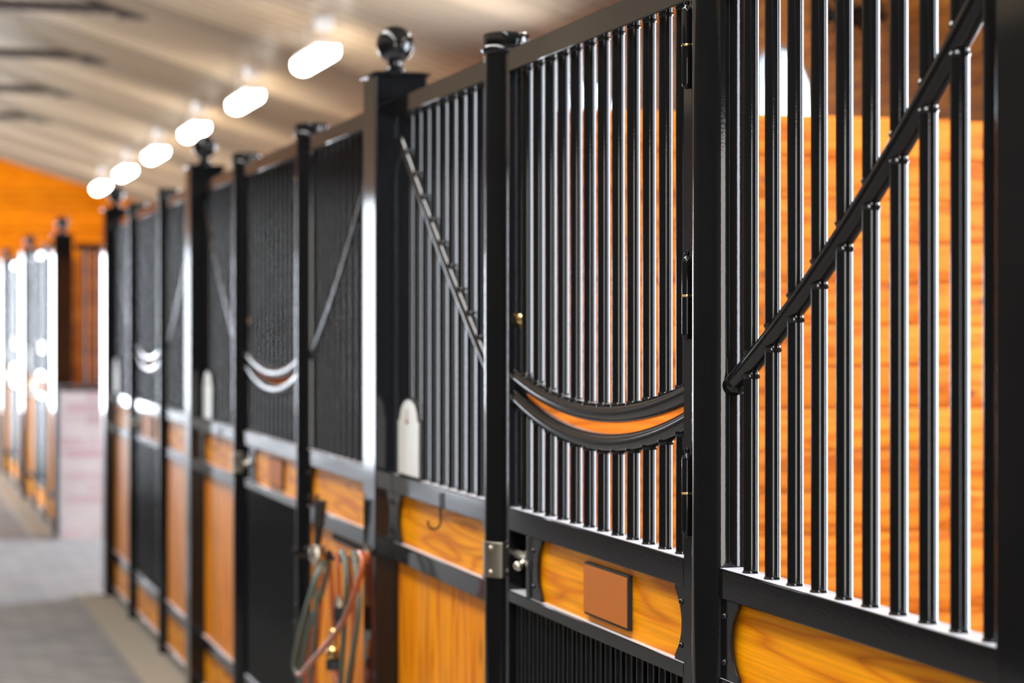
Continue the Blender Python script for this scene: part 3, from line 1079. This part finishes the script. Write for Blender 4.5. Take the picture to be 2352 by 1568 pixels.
hgn = hose('grey green hose hanging in the same coil as the rust red hose', 'garden_hose', 'hose_green', [
    [(784, 1266, 1.24), (790, 1275, 1.225), (795, 1310, 1.22), (796, 1360, 1.22), (790, 1440, 1.23), (784, 1540, 1.24), (778, 1640, 1.25)],
    [(722, 1322, 1.22), (726, 1390, 1.22), (724, 1460, 1.225), (716, 1540, 1.23), (706, 1640, 1.24)],
    [(752, 1274, 1.26), (730, 1320, 1.215), (706, 1390, 1.19), (686, 1470, 1.18), (676, 1525, 1.18), (682, 1548, 1.185)],
    [(758, 1276, 1.27), (740, 1360, 1.25), (714, 1430, 1.235), (698, 1500, 1.225), (692, 1570, 1.23), (700, 1640, 1.24)],
    [(812, 1268, 1.25), (820, 1320, 1.245), (824, 1400, 1.24), (812, 1490, 1.24), (800, 1560, 1.25), (796, 1640, 1.25)],
], 0.0078)
nz = thing('hose_nozzle', 'black and silver spray nozzle standing up at the top of the hose coil', 'nozzle', (0, 0, 0))
A = at(729, 1318, 1.225)
def nzb(m):
    y = A.y
    m.tube([(1.225, y, A.z), (1.225, y, A.z + 0.03)], 0.011, 16)
    m.ball((1.225, y, A.z + 0.055), 0.025, 20, 1.3)
    m.tube([(1.225, y, A.z + 0.075), (1.225, y, A.z + 0.082)], 0.0235, 18)
part('valve_body', 'nozzle body', nzb, 'nickel', nz)
def nzg(m):
    B0 = Vector((1.225, A.y, A.z + 0.085))
    B1 = at(737, 1152, 1.225)
    m.tube([B0, B0.lerp(B1, .4), B1], [0.011, 0.013, 0.0145], 14)
    for k in range(5):
        c = B0.lerp(B1, .5 + k * .12)
        m.tube([c - Vector((0, 0, 0.004)), c + Vector((0, 0, 0.004))], 0.0185, 14)
    c = B0.lerp(B1, .45)
    m.tube(curve([c, c + Vector((0.0, 0.028, 0.02)), c + Vector((0, 0.03, 0.07)), c + Vector((0, 0.018, 0.085))], 6), 0.005, 8)
part('grip', 'nozzle grip', nzg, 'rubber', nz)
part('coupling', 'nozzle coupling', lambda m: (m.tube([(1.225, A.y, A.z - 0.012), (1.225, A.y, A.z + 0.004)], 0.0125, 6), m.tube([(1.225, A.y, A.z - 0.03), (1.225, A.y, A.z - 0.012)], 0.0095, 16)), 'brass', nz)
cp = thing('hose_coupling', 'silver hose coupling with black sleeve at the end of the short red length', 'hose coupling', (0, 0, 0))
c0 = at(779, 1368, 1.25)
part('collar', 'coupling collar', lambda m: (m.tube([c0, c0 + Vector((0, 0, -0.012))], 0.010, 16), m.tube([c0 + Vector((0, 0, -0.012)), c0 + Vector((0, 0, -0.030))], 0.015, 8)), 'nickel', cp)
part('sleeve', 'coupling sleeve', lambda m: m.tube([c0 + Vector((0, 0, -0.030)), c0 + Vector((0, 0, -0.055)), c0 + Vector((0, 0.004, -0.10))], [0.015, 0.0165, 0.010], 16), 'rubber', cp)
vs_ = thing('brass_valve', 'brass shut-off valve hanging low inside the hose coil', 'valve', (0, 0, 0))
v0 = at(768, 1500, 1.235)
def valve(m):
    m.ball(tuple(v0), 0.024, 18, 0.9)
    m.tube([v0 + Vector((0, 0.035, 0.012)), v0 + Vector((0, -0.03, 0.0))], 0.0125, 14)
    m.ball(tuple(v0 + Vector((0, 0.045, 0.018))), 0.013, 14)
    m.tube([v0, v0 + Vector((0, -0.01, 0.045))], 0.008, 12)
    m.ball(tuple(v0 + Vector((-0.004, -0.018, 0.058))), 0.016, 14)
part('valve_body', 'valve body', valve, 'brass', vs_)
part('valve_cap', 'valve cap', lambda m: m.tube([v0 + Vector((0, 0, -0.018)), v0 + Vector((0, 0, -0.045))], 0.024, 16), 'rubber', vs_)
